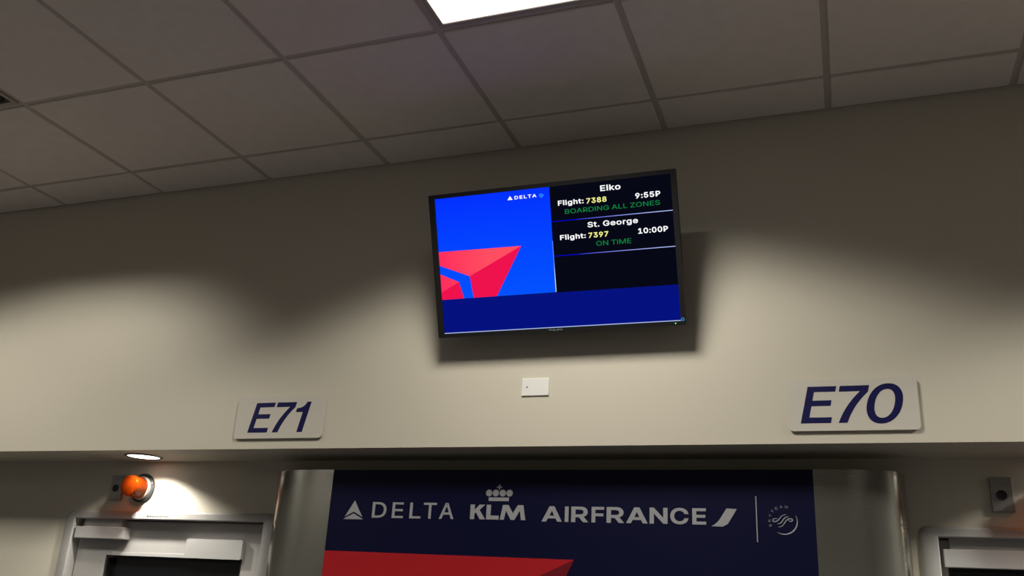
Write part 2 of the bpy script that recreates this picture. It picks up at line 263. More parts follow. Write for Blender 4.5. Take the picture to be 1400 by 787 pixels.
"c":[.396,[[.207,-.008],[.159,-.002],[.117,.016],[.082,.046],[.056,.085],[.04,.133],[.034,.187],[.04,.243],[.056,.291],[.082,.33],[.117,.36],[.159,.378],[.207,.384],[.26,.377],[.305,.356],[.34,.322],[.362,.277],[.303,.262],[.29,.289],[.27,.311],[.242,.325],[.207,.33],[.173,.325],[.145,.31],[.124,.287],[.108,.258],[.099,.224],[.096,.187],[.099,.151],[.108,.117],[.124,.089],[.145,.066],[.173,.051],[.207,.046],[.243,.052],[.271,.066],[.292,.089],[.304,.117],[.363,.102],[.341,.056],[.306,.021],[.261,-.001]]],
"e":[.404,[[.212,-.008],[.161,-.002],[.117,.016],[.082,.046],[.056,.085],[.04,.132],[.034,.187],[.039,.242],[.055,.29],[.081,.329],[.115,.359],[.157,.378],[.205,.384],[.266,.374],[.294,.361],[.319,.341],[.341,.315],[.357,.282],[.368,.242],[.371,.194],[.371,.169],[.075,.169],[.075,.221],[.338,.221],[.31,.202],[.307,.237],[.298,.269],[.283,.294],[.263,.314],[.237,.326],[.205,.33],[.173,.326],[.146,.313],[.125,.294],[.109,.27],[.099,.241],[.096,.211],[.096,.178],[.1,.139],[.11,.106],[.128,.08],[.151,.061],[.179,.05],[.212,.046],[.254,.053],[.285,.073],[.306,.105],[.365,.091],[.353,.063],[.335,.039],[.311,.019],[.283,.004],[.249,-.005]]],
"g":[.425,[[.207,-.151],[.168,-.148],[.134,-.14],[.082,-.11],[.051,-.069],[.101,-.041],[.122,-.066],[.154,-.088],[.207,-.097],[.249,-.092],[.282,-.075],[.304,-.047],[.311,-.006],[.311,.068],[.306,.068],[.287,.041],[.252,.016],[.227,.008],[.195,.005],[.152,.01],[.113,.027],[.08,.053],[.055,.09],[.039,.136],[.034,.191],[.039,.246],[.055,.293],[.08,.332],[.112,.361],[.152,.378],[.196,.384],[.228,.382],[.253,.373],[.288,.346],[.308,.319],[.313,.319],[.313,.379],[.372,.379],[.372,-.009],[.367,-.054],[.35,-.09],[.324,-.117],[.291,-.136],[.251,-.147]],[[.205,.059],[.237,.063],[.264,.075],[.285,.095],[.3,.121],[.309,.154],[.312,.193],[.309,.231],[.3,.264],[.285,.291],[.264,.312],[.237,.325],[.205,.33],[.172,.325],[.145,.312],[.124,.29],[.109,.262],[.099,.229],[.096,.193],[.099,.155],[.109,.123],[.124,.096],[.145,.076],[.172,.063]]],
"h":[.41,[[.114,.227],[.114,.0],[.053,.0],[.053,.509],[.114,.509],[.114,.287],[.102,.287],[.124,.332],[.152,.362],[.187,.379],[.227,.384],[.264,.38],[.295,.369],[.321,.349],[.341,.321],[.353,.285],[.357,.24],[.357,.0],[.296,.0],[.296,.235],[.29,.275],[.273,.304],[.246,.323],[.21,.329],[.184,.326],[.161,.317],[.141,.303],[.126,.283],[.117,.257]]],
"i":[.167,[[.053,.0],[.053,.379],[.114,.379],[.114,.0]],[[.084,.443],[.067,.446],[.054,.455],[.044,.468],[.041,.483],[.044,.499],[.054,.512],[.067,.521],[.084,.524],[.1,.521],[.114,.512],[.123,.499],[.126,.483],[.123,.468],[.114,.455],[.1,.446]]],
"k":[.381,[[.11,.137],[.11,.212],[.121,.212],[.284,.379],[.36,.379],[.184,.199],[.177,.199]],[[.053,.0],[.053,.509],[.114,.509],[.114,.0]],[[.294,.0],[.148,.186],[.191,.229],[.372,.0]]],
"l":[.15,[[.045,0],[.108,0],[.108,.53],[.045,.53]]],
"m":[.61,[[.053,.0],[.053,.379],[.112,.379],[.112,.295],[.108,.295],[.118,.323],[.132,.346],[.172,.376],[.219,.386],[.257,.38],[.287,.361],[.309,.331],[.321,.295],[.312,.295],[.322,.321],[.337,.343],[.381,.375],[.437,.386],[.468,.383],[.497,.372],[.522,.354],[.541,.328],[.553,.296],[.557,.255],[.557,.0],[.496,.0],[.496,.254],[.49,.289],[.473,.313],[.447,.326],[.419,.33],[.395,.328],[.374,.32],[.345,.29],[.335,.247],[.335,.0],[.274,.0],[.274,.26],[.269,.288],[.253,.311],[.229,.326],[.199,.33],[.158,.32],[.14,.307],[.126,.289],[.117,.266],[.114,.238],[.114,.0]]],
"n":[.41,[[.114,.227],[.114,.0],[.053,.0],[.053,.379],[.112,.379],[.112,.287],[.102,.287],[.124,.332],[.152,.362],[.187,.379],[.227,.384],[.264,.38],[.295,.369],[.321,.349],[.341,.321],[.353,.285],[.357,.24],[.357,.0],[.296,.0],[.296,.235],[.29,.275],[.273,.304],[.246,.323],[.21,.329],[.184,.326],[.161,.317],[.141,.303],[.126,.283],[.117,.257]]],
"o":[.415,[[.207,-.008],[.159,-.002],[.117,.016],[.082,.046],[.056,.085],[.04,.133],[.034,.187],[.04,.243],[.056,.291],[.082,.33],[.117,.36],[.159,.378],[.207,.384],[.256,.378],[.299,.36],[.333,.33],[.359,.291],[.376,.243],[.381,.187],[.376,.133],[.359,.085],[.333,.046],[.299,.016],[.256,-.002]],[[.207,.046],[.242,.051],[.27,.066],[.292,.089],[.307,.117],[.316,.151],[.319,.187],[.316,.224],[.307,.258],[.292,.287],[.27,.31],[.242,.325],[.207,.33],[.173,.325],[.145,.31],[.124,.287],[.108,.258],[.099,.224],[.096,.187],[.099,.151],[.108,.117],[.124,.089],[.145,.066],[.173,.051]]],
"r":[.259,[[.053,.0],[.053,.379],[.112,.379],[.112,.321],[.115,.321],[.13,.347],[.152,.367],[.181,.38],[.213,.385],[.229,.384],[.243,.384],[.243,.322],[.23,.324],[.207,.326],[.182,.323],[.159,.315],[.14,.301],[.126,.284],[.117,.262],[.114,.237],[.114,.0]]],
"t":[.227,[[.204,.379],[.204,.327],[.006,.327],[.006,.379]],[[.065,.471],[.126,.471],[.126,.098],[.128,.076],[.136,.061],[.15,.053],[.17,.05],[.185,.051],[.202,.054],[.213,.002],[.192,-.003],[.168,-.004],[.125,.002],[.092,.021],[.072,.052],[.065,.093]]],
"u":[.41,[[.182,-.005],[.146,-.001],[.115,.011],[.089,.031],[.069,.059],[.057,.095],[.053,.139],[.053,.379],[.114,.379],[.114,.144],[.119,.105],[.137,.075],[.164,.056],[.2,.05],[.226,.053],[.249,.062],[.268,.077],[.283,.097],[.293,.122],[.296,.153],[.296,.379],[.357,.379],[.357,.0],[.298,.0],[.298,.092],[.307,.092],[.286,.047],[.257,.017],[.222,.0]]]}
CAP = .509
GL_CACHE = {}
HEAVY_OFFSET = .0215
# the heavy capitals of the display panel whose strokes would run together when thickened (capital height 1)
HEAVY = {'A': [[(0, 0), (.24, 0), (.33, .21), (.73, .21), (.82, 0), (1.06, 0), (.66, 1), (.40, 1)], [(.41, .39), (.53, .71), (.65, .39)]],
 'N': [[(0, 0), (.21, 0), (.21, .63), (.66, 0), (.87, 0), (.87, 1), (.66, 1), (.66, .37), (.21, 1), (0, 1)]],
 'R': [[(0, 0), (.22, 0), (.22, .31), (.40, .31), (.61, 0), (.88, 0), (.64, .355), (.76, .43), (.83, .54), (.85, .66), (.82, .80), (.75, .90), (.65, .97), (.50, 1), (0, 1)],
       [(.22, .50), (.22, .81), (.47, .81), (.57, .78), (.62, .72), (.63, .655), (.61, .57), (.56, .52), (.47, .50)]]}
HEAVY = {k: [[(x*.509, z*.509) for x, z in L] for L in v] for k, v in HEAVY.items()}
def s_area(L): return .5*sum(L[i-1][0]*L[i][1]-L[i][0]*L[i-1][1] for i in range(len(L)))
def grow(loop, d):
    """outline moved outwards by d (d > 0 to the right of the direction of travel)"""
    if not d: return loop
    keep = []
    for p in loop:
        if not keep or math.dist(p, keep[-1]) > .009: keep.append(p)
    if math.dist(keep[0], keep[-1]) < .009: keep.pop()
    loop = keep
    out, n = [], len(loop)
    for i in range(n):
        p, a, b = Vector(loop[i]), Vector(loop[i-1]), Vector(loop[(i+1) % n])
        n1 = Vector(((p-a).y, -(p-a).x)).normalized(); n2 = Vector(((b-p).y, -(b-p).x)).normalized()
        m_ = n1+n2; k = m_.length_squared
        v = m_*(2*d/k) if k > 1e-6 else n1*d
        if v.length > 2.2*abs(d): v = v.normalized()*2.2*abs(d)
        out.append((p.x+v.x, p.y+v.y))
    return out
def glyph_mesh(ch, offset):
    if (ch, offset) not in GL_CACHE:
        heavy = offset >= .0199 and ch in HEAVY and offset == HEAVY_OFFSET
        loops = HEAVY[ch] if heavy else GLYPHS[ch][1:]
        if heavy:
            loops = [[(x*(CAP+2*offset)/CAP, z*(CAP+2*offset)/CAP-offset) for x, z in L] for L in loops]
        sg = 1 if s_area(max(loops, key=lambda L: abs(s_area(L)))) > 0 else -1
        outer = [L for L in loops if s_area(L)*sg > 0]; holes = [L for L in loops if s_area(L)*sg < 0]
        bm = bmesh.new()
        for k, L in enumerate(outer):
            cu = bpy.data.curves.new('text', 'CURVE'); cu.dimensions = '2D'; cu.fill_mode = 'BOTH'
            for q in [L]+(holes if len(outer) == 1 or k == 0 else []):
                q = q if heavy else grow(q, offset*sg)
                sp = cu.splines.new('POLY'); sp.points.add(len(q)-1); sp.use_cyclic_u = True
                for p, c in zip(sp.points, q): p.co = (c[0], c[1], 0, 1)
            o = bpy.data.objects.new('text', cu); COL.objects.link(o)
            me = bpy.data.meshes.new_from_object(o.evaluated_get(bpy.context.evaluated_depsgraph_get()))
            bpy.data.objects.remove(o); bpy.data.curves.remove(cu)
            if sum(p.normal.z*p.area for p in me.polygons) < 0: me.flip_normals()
            for v in me.vertices: v.co.z = .00012*k      # overlapping strokes lie on one another like film
            bm.from_mesh(me); bpy.data.meshes.remove(me)
        me = bpy.data.meshes.new('text'); bm.to_mesh(me); bm.free()
        GL_CACHE[(ch, offset)] = me
    return GL_CACHE[(ch, offset)]
def text(mb, body, x0, x1, z0, cap, y, offset=0.0, spacing=0.0):
    """printed words: fitted between x0 and x1, baseline z0, capital height cap, facing -y"""
    pen, parts = 0.0, []
    for ch in body:
        if ch != ' ': parts.append((glyph_mesh(ch, offset), pen))
        heavy = offset == HEAVY_OFFSET and ch in HEAVY
        pen += (max(p[0] for p in HEAVY[ch][0])*1.085+.045 if heavy else GLYPHS[ch][0] if ch != ' ' else .16)+(0 if heavy else 2*offset)+spacing
    lo = min(min(v.co.x for v in me.vertices)+p for me, p in parts); hi = max(max(v.co.x for v in me.vertices)+p for me, p in parts)
    kx = (x1-x0)/(hi-lo); kz = cap/(CAP+2*offset)
    for me, p in parts:
        c = me.copy()
        for v in c.vertices: v.co = Vector((x0+(v.co.x+p-lo)*kx, y-v.co.z, z0+(v.co.y+offset)*kz))
        mb.bm.from_mesh(c); bpy.data.meshes.remove(c)
    return mb

# ------------------------------------------------------------------ structure
XL, XR, YB = -8*T, 8*T, -D1-13*T
ZT = ZC+.30
SOF = Z(-1.2437)
struct(MB().box(XL-.2, XR+.2, YB-.2, 2.2, -.1, 0).obj('floor', 'carpet'))
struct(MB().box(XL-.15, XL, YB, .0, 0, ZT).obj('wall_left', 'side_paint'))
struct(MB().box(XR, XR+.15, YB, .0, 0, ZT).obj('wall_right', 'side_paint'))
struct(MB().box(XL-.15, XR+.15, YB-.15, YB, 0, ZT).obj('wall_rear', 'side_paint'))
struct(MB().box(XL-.15, XR+.15, 0, .55, SOF, ZT).obj('wall_front', 'wall_paint'))   # the bulkhead over the recess
DOORS = [(-2.305, -1.133), (1.405, 2.577)]
DT = Z(-1.472); IT = .052      # frame top, frame face width
rw = MB(); xs = [XL-.15]
for a, c in DOORS: xs += [a+.02, c-.02]
xs.append(XR+.15)
for k in range(0, len(xs), 2): rw.box(xs[k], xs[k+1], .30, .45, 0, SOF)
for a, c in DOORS: rw.box(a+.02, c-.02, .30, .45, DT-.02, SOF)
struct(rw.obj('wall_recess', 'wall_paint'))
struct(MB().box(XL-.15, XL, 0, .45, 0, SOF).box(XR, XR+.15, 0, .45, 0, SOF).obj('wall_return', 'wall_paint'))
struct(MB().box(XL-.15, XR+.15, 2.0, 2.15, 0, SOF).box(XL-.15, XR+.15, .55, 2.15, SOF, SOF+.1)
       .box(XL-.15, XL, .45, 2.0, 0, SOF).box(XR, XR+.15, .45, 2.0, 0, SOF).obj('wall_vestibule', 'deck'))
# suspended ceiling: deck above, tiles, runners and cross tees hang below it
ceil = struct(MB().box(XL-.15, XR+.15, YB-.15, .55, ZT, ZT+.1).obj('ceiling', 'deck'))
GAP = .0115
FIX = {}      # (i, row): fixture cells; cell i spans x=(i-3)T..(i-2)T, row r spans y=-D1-(r-1)T-T..-D1-(r-1)T  (row 0 = cut row)
FIX[(3, 2)] = 'lens'; FIX[(-1, 2)] = 'louver'; FIX[(8, 2)] = 'lens'; FIX[(-3, 2)] = 'louver'
for r in (6, 10):
    for i in (-5, -1, 3, 7): FIX[(i, r)] = 'lens'
def row_y(r): return (0.0, -D1) if r == 0 else (-D1-(r-1)*T, -D1-r*T)
def tile_mesh(d):
    m_ = MB(); hx, hy = T/2-GAP, d/2-GAP
    bm = m_.bm
    # tegular tile: face drops 7 mm below the flange with a small bevelled rim
    rim = [(-hx, -hy), (hx, -hy), (hx, hy), (-hx, hy)]
    bz = .003
    levels = [([(x, y) for x, y in rim], .016), ([(x, y) for x, y in rim], bz), ([(x-math.copysign(bz, x), y-math.copysign(bz, y)) for x, y in rim], 0.0)]
    L = [[bm.verts.new((x, y, z)) for x, y in p] for p, z in levels]
    bm.faces.new(L[0]); bm.faces.new(L[2][::-1])
    for A, B in zip(L, L[1:]):
        for k in range(4): bm.faces.new((A[k], B[k], B[(k+1) % 4], A[(k+1) % 4]))
    bmesh.ops.recalc_face_normals(bm, faces=bm.faces[:])
    return m_.mesh('ceiling_tile', 'ceiling_tile')
tm_full, tm_cut = tile_mesh(T), tile_mesh(D1)
for i in range(-5, 11):
    for r in range(0, 14):
        if (i, r) in FIX: continue
        y1, y0 = row_y(r)
        o = bpy.data.objects.new('ceiling_tile', tm_cut if r == 0 else tm_full); COL.objects.link(o); o.parent = ceil
        o.location = ((i-2.5)*T, (y0+y1)/2, ZC+random.uniform(-.0012, .0012))
        o.rotation_euler = (random.uniform(-.0012, .0012), random.uniform(-.0012, .0012), 0)
def tee(L, along):
    m_ = MB(); h = .012
    if along == 'y': m_.box(-h, h, -L/2, L/2, .0058, .0085).box(-.0012, .0012, -L/2, L/2, .0085, .04)
    else: m_.box(-L/2, L/2, -h, h, .0067, .0085).box(-L/2, L/2, -.0012, .0012, .0085, .036)
    return m_
tee_r = tee(-YB-.002, 'y').mesh('grid_runner', 'grid_metal'); tee_c = tee(T-.0242, 'x').mesh('cross_tee', 'grid_metal')
for i in range(-4, 11):
    o = bpy.data.objects.new('grid_runner', tee_r); COL.objects.link(o); o.parent = ceil; o.location = ((i-3)*T, YB/2, ZC)
for i in range(-5, 11):
    for r in range(0, 13):
        o = bpy.data.objects.new('cross_tee', tee_c); COL.objects.link(o); o.parent = ceil; o.location = ((i-2.5)*T, row_y(r)[1], ZC)
struct(MB().box(XL, XR, -.022, 0, Z(.0065), Z(.0085)).box(XL, XR, -.0015, 0, Z(.0085), Z(.03)).obj('trim_1', 'grid_metal'))

# ------------------------------------------------------------------ ceiling fixtures
def area(loc, sx, sy, watts, tx=None, col=LAMP):
    """lamp of a fixture; the nodes give the cut-off of its optics (tx: louver blades running along y)"""
    l = bpy.data.lights.new('fixture_lamp', 'AREA'); l.shape = 'RECTANGLE'; l.size = sx; l.size_y = sy
    l.energy = watts; l.color = col; l.use_nodes = True
    nt = l.node_tree; e = nt.nodes['Emission']
    g = nt.nodes.new('ShaderNodeNewGeometry'); sp = nt.nodes.new('ShaderNodeSeparateXYZ'); nt.links.new(g.outputs['Incoming'], sp.inputs[0])
    def mth(op, *ins):
        n = nt.nodes.new('ShaderNodeMath'); n.operation = op
        for k, v in enumerate(ins):
            if isinstance(v, (int, float)): n.inputs[k].default_value = v
            else: nt.links.new(v, n.inputs[k])
        return n.outputs[0]
    def ramp(v, zero, full):
        n = nt.nodes.new('ShaderNodeMapRange'); n.interpolation_type = 'SMOOTHSTEP'
        n.inputs[1].default_value = full; n.inputs[2].default_value = zero; n.inputs[3].default_value = 1; n.inputs[4].default_value = 0
        nt.links.new(v, n.inputs[0]); return n.outputs[0]
    x, y, z = sp.outputs
    az = mth('MAXIMUM', mth('ABSOLUTE', z), 1e-4)
    tn = mth('DIVIDE', mth('SQRT', mth('ADD', mth('MULTIPLY', x, x), mth('MULTIPLY', y, y))), az)
    f = ramp(mth('DIVIDE', mth('ABSOLUTE', y), az), *CUT) if tx else ramp(tn, *CUT)
    if tx: f = mth('MULTIPLY', f, ramp(mth('DIVIDE', mth('ABSOLUTE', x), az), *tx))
    nt.links.new(f, e.inputs['Strength'])
    o = bpy.data.objects.new('fixture_lamp', l); COL.objects.link(o); o.location = loc
    return o
def troffer(i, r, kind):
    cx = (i-2.5)*T; y1, y0 = row_y(r); cy = (y0+y1)/2
    if (i, r) == (3, 2): lab, grp = 'glowing white square light panel set in the tiled ceiling above the flight screen', None
    elif (i, r) == (-1, 2): lab, grp = 'slatted ceiling light at the left edge of the photo, beside the ceiling tiles', None
    elif (i, r) == (-3, 2): lab, grp = 'slatted ceiling light outside the photo, farthest left along the wall', None
    elif (i, r) == (8, 2): lab, grp = 'square ceiling light panel outside the right of the photo above the right gate sign', None
    else:
        lab = 'square ceiling light panel behind the viewpoint, %s row, %s from the left' % ('nearer' if r == 6 else 'farther', {-5: 'first', -1: 'second', 3: 'third', 7: 'fourth'}[i])
        grp = 'ceiling lights behind the viewpoint'
    t = thing('ceiling_light', lab, 'ceiling light', (cx, cy, ZC), grp)
    e = T/2-.0135
    def fr(a, bb, z0, z1):
        m_ = MB(); m_.box(-a, a, bb, a, z0, z1).box(-a, a, -a, -bb, z0, z1).box(-a, -bb, -bb, bb, z0, z1).box(bb, a, -bb, bb, z0, z1); return m_
    def add(mb, name, material):
        o = bpy.data.objects.new(name, mb.mesh(name, material)); COL.objects.link(o); o.parent = t; return o
    add(fr(e, e-.018, -.001, .008), 'frame', 'fixture_metal')
    hs = fr(e-.002, e-.006, .008, .11); hs.box(-e, e, -e, e, .11, .115); add(hs, 'housing', 'fixture_metal')
    if kind == 'lens':
        add(MB().box(-e+.018, e-.018, -e+.018, e-.018, .003, .007), 'diffuser', 'diffuser')
        lp = area((0, 0, -.004), .53, .53, TROFFER_W*({3: 1, 8: 1.9}[i] if r == 2 else REAR))
    else:
        add(MB().box(-e+.007, e-.007, -e+.007, e-.007, .085, .09), 'reflector', 'fixture_metal')
        n = 9; s = 2*(e-.018)/n
        me = MB().box(-.0012, .0012, -e+.008, e-.008, 0.002, .058).mesh('louver_blade', 'louver')
        for k in range(1, n):
            o = bpy.data.objects.new('louver_blade', me); COL.objects.link(o); o.parent = t; o.location = (-e+.018+k*s, 0, 0)
        lp = area((0, 0, -.002), .53, .53, TROFFER_W*(.7 if i == -1 else .42), CUT_X)
    lp.parent = t
for (i, r), k in FIX.items(): troffer(i, r, k)

# ------------------------------------------------------------------ flight information screen
W, H = .95, .55
tv = thing('flight_display', 'tilted black flat screen showing two flights and a blue panel, on the upper wall', 'screen', (.222, -.2, Z(-.585)), rot=(math.radians(21.36), 0, 0))
tv['local_build'] = 1
sx0, sx1, sz0, sz1 = -.4500, .4575, -.2595, .2590
bz = MB()
for a in ((-W/2, W/2, sz1, H/2), (-W/2, W/2, -H/2, sz0), (-W/2, sx0, sz0, sz1), (sx1, W/2, sz0, sz1)): bz.box(a[0], a[1], 0, .03, a[2], a[3])
bmesh.ops.remove_doubles(bz.bm, verts=bz.bm.verts[:], dist=1e-5)
bz.obj('bezel', 'tv_plastic', tv)
bk = MB().box(-W/2+.004, W/2-.004, .03, .042, -H/2+.004, H/2-.004, .004).box(-.36, .36, .042, .07, -.21, .17, .012)
bk.obj('back_cover', 'tv_plastic', tv)
scr = MB().box(sx0, sx1, .004, .010, sz0, sz1).obj('screen', 'lcd_black', tv)
f0 = .0036
MB().prism([(sx0, sz1), (.0110, sz1), (.0070, -.1290), (sx0, -.1290)], f0, .004).obj('blue_panel', 'lcd_blue', scr)
MB().prism([(sx0, -.1295), (sx1, -.1315), (sx1, sz0+.002), (sx0, sz0+.002)], f0, .004).obj('blue_bar', 'lcd_bar', scr)
MB().box(sx0, sx1, f0-.0002, .004, sz0, sz0+.0026).obj('base_line', 'lcd_base', scr)
f1 = .0032
MB().prism([(sx0, .0552), (-.1139, .0520), (-.3285, -.0458), (sx0, .0028)], f1, f0).prism([(sx0, -.0305), (-.3750, -.0650), (sx0, -.1000)], f1, f0).obj('red_facet', 'lcd_red_light', scr)
MB().prism([(-.1139, .0520), (-.2251, -.1288), (-.3189, -.1288), (-.3285, -.0458)], f1, f0).prism([(-.3750, -.0650), (-.3585, -.1288), (sx0, -.1288), (sx0, -.1000)], f1, f0).obj('red_facet', 'lcd_red_dark', scr, label='darker red lower facet of the emblem')
MB().box(.0115, .458, f1, .004, .1292, .1316).obj('divider_line', 'lcd_line', scr)
MB().box(.0110, .458, f1, .004, .0022, .0046).obj('divider_line', 'lcd_line', scr)
MB().box(.0074, .0098, f1, .004, -.128, .060).obj('divider_line', 'lcd_edge', scr)
def words(body, x0, x1, z0, cap, off, material, label=None):
    text(MB(), body, x0, x1, z0, cap, f1, off).obj('lettering', material, scr, label=label)
words('Elko', .2024, .2768, .2232, .0205, .018, 'lcd_white')
words('Flight:', .0402, .1374, .1866, .0180, .022, 'lcd_white')
words('9:55P', .3278, .4172, .1840, .0192, .022, 'lcd_white')
words('St. George', .1456, .3308, .0972, .0192, .016, 'lcd_white')
words('Flight:', .0388, .1362, .0602, .0180, .022, 'lcd_white')
words('10:00P', .3290, .4356, .0582, .0192, .022, 'lcd_white')
for body, x0, x1, z in (('7388', .1476, .2226, .1842), ('7397', .1462, .2202, .0590)):
    words(body, x0, x1, z, .0186, .020, 'lcd_yellow', 'yellow flight number')
words('BOARDING ALL ZONES', .0646, .4140, .1542, .0164, 0.0, 'lcd_green', 'green status line')
words('ON TIME', .1732, .3016, .0280, .0170, 0.0, 'lcd_green', 'green status line')
lg = MB().prism([(-.1545, .2262), (-.1338, .2262), (-.1440, .2408)], f1, f0)
lg.obj('emblem', 'lcd_white', scr)
text(MB(), 'DELTA', -.1262, -.0400, .2264, .0125, f1, .02, .06).obj('lettering', 'lcd_white', scr)
cy_ = MB()
for k in range(3):
    px, pz = -.0265+.0035*k, .2345-.0028*k
    cy_.stroke([(px-.005, pz-.004), (px-.0015, pz-.0022), (px+.001, pz+.0018), (px+.0055, pz+.0032)], .0017, f1, f0)
cy_.stroke([(-.0235+.0095*math.cos(t*.2), .2325+.0085*math.sin(t*.2)) for t in range(-9, 3)], .0013, f1, f0)
cy_.obj('emblem', 'lcd_cyan', scr, label='pale blue ribbon emblem')
text(MB(), 'PHILIPS', -.0290, .0225, -.2698, .0056, -.0003, .01).obj('maker_mark', 'brand_print', tv)
MB().lathe([(0, -.001), (.0017, -.001), (.0017, 0)], ((.4385, 0, -.2676), 'y'), 12).obj('power_light', 'led_green', tv)
MB().lathe([(.0062, 0), (.0062, -.0006), (.0042, -.0006), (.0042, 0)], ((.4645, 0, -.2545), 'y'), 20).box(.4608, .4682, -.0006, 0, -.2550, -.2540).obj('sticker', 'sticker_glow', tv)
# the arm is part of the hung screen: plate flat on the wall
wb = MB().box(.08, .36, -.012, -.0006, Z(-.78), Z(-.46), .003)
for x in (.14, .30):
    wb.box(x-.012, x+.012, -.145, -.012, Z(-.60), Z(-.56), .003).box(x-.012, x+.012, -.10, -.012, Z(-.74), Z(-.71), .003)
wb.bm.transform((Matrix.Translation((.222, -.2, Z(-.585))) @ Matrix.Rotation(math.radians(21.36), 4, 'X')).inverted())
wb.obj('wall_bracket', 'steel_dark', tv)
del tv['local_build']

# ------------------------------------------------------------------ gate signs
def rrect(x0, x1, z0, z1, r, n=6):
    P = []
    for cx, cz, a in ((x1-r, z1-r, 0), (x0+r, z1-r, 90), (x0+r, z0+r, 180), (x1-r, z0+r, 270)):
        for k in range(n+1):
            t = math.radians(a+90*k/n); P.append((cx+r*math.cos(t), cz+r*math.sin(t)))
    return P
SH, CH = .228, .1240
def gl(mb, pts, ox, oz, y0, y1):
    mb.prism([(ox+(x+SH*z)*CH, oz+z*CH) for x, z in pts], y0, y1)
def bez(p0, p1, p2, n=8):
    return [tuple((1-t)**2*a+2*t*(1-t)*b_+t*t*c for a, b_, c in zip(p0, p1, p2)) for t in [k/n for k in range(n+1)]]
def glyph_E(mb, ox, oz, *y):
    gl(mb, [(0, 0), (.765, 0), (.765, .155), (.19, .155), (.19, .465), (.68, .465), (.68, .615), (.19, .615), (.19, .85), (.735, .85), (.735, 1), (0, 1)], ox, oz, *y)
def glyph_7(mb, ox, oz, *y):
    o = ox+.825*CH
    pts = [(.0, 1), (.0, .845), (.53, .845)] + bez((.53, .845), (.22, .48), (.135, 0))[1:] + bez((.355, 0), (.42, .46), (.735, .83))+[(.735, 1)]
    gl(mb, pts, o, oz, *y)
def glyph_0(mb, ox, oz, *y):
    cx, n = 2.02, 40
    def ov(rx, rz): return [(cx+rx*math.copysign(abs(math.cos(t))**.92, math.cos(t)), .5+rz*math.copysign(abs(math.sin(t))**.92, math.sin(t))) for t in [2*math.pi*k/n for k in range(n)]]
    tr_ = lambda L: [(ox+(x+SH*z)*CH, oz+z*CH) for x, z in L]
    mb.ring(tr_(ov(.437, .535)), tr_(ov(.245, .385)), *y)
def glyph_1(mb, ox, oz, *y):
    pts = [(1.905, 0), (2.115, 0), (2.115, 1), (1.955, 1)] + bez((1.955, 1), (1.93, .80), (1.64, .79))[1:] + [(1.64, .66), (1.905, .66)]
    gl(mb, pts, ox, oz, *y)
def gate_sign(label, x0, x1, z0, z1, ox, last):
    t = thing('gate_sign', label, 'sign', ((x0+x1)/2, 0, Z(z0)))
    MB().prism(rrect(x0, x1, Z(z0), Z(z1), .016), -.0105, -.009).prism(rrect(x0+.001, x1-.001, Z(z0)+.001, Z(z1)-.001, .015), -.009, -.004).obj('plate', 'sign_plate', t)
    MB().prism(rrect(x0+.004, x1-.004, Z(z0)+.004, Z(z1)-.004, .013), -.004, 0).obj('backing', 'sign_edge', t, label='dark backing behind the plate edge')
    m_ = MB(); y = (-.0111, -.0105); oz = Z(-1.1782)
    glyph_E(m_, ox, oz, *y); glyph_7(m_, ox, oz, *y); last(m_, ox, oz, *y)
    m_.obj('lettering', 'sign_ink', t)
gate_sign('cream plate reading E71 in dark blue slanted letters', -1.197, -.776, -1.203, -1.028, -1.1324, glyph_1)
gate_sign('cream plate reading E70 in dark blue slanted letters', 1.020, 1.425, -1.204, -1.031, 1.0584, glyph_0)

# cable cover plate under the screen
cp = thing('wall_plate', 'small white blank plate on the wall below the flight screen', 'wall plate', (.1165, 0, Z(-1.0555)))
MB().box(.063, .170, -.0065, 0, Z(-1.0555), Z(-.9885), .0025).obj('plate', 'ivory_plastic', cp)
for x in (.084, .149):
    MB().lathe([(0, -.0075), (.0028, -.0075), (.0032, -.0064)], ((x, 0, Z(-1.0225)), 'y'), 12).obj('screw', 'steel_dark' if x < .1 else 'ivory_plastic', cp)

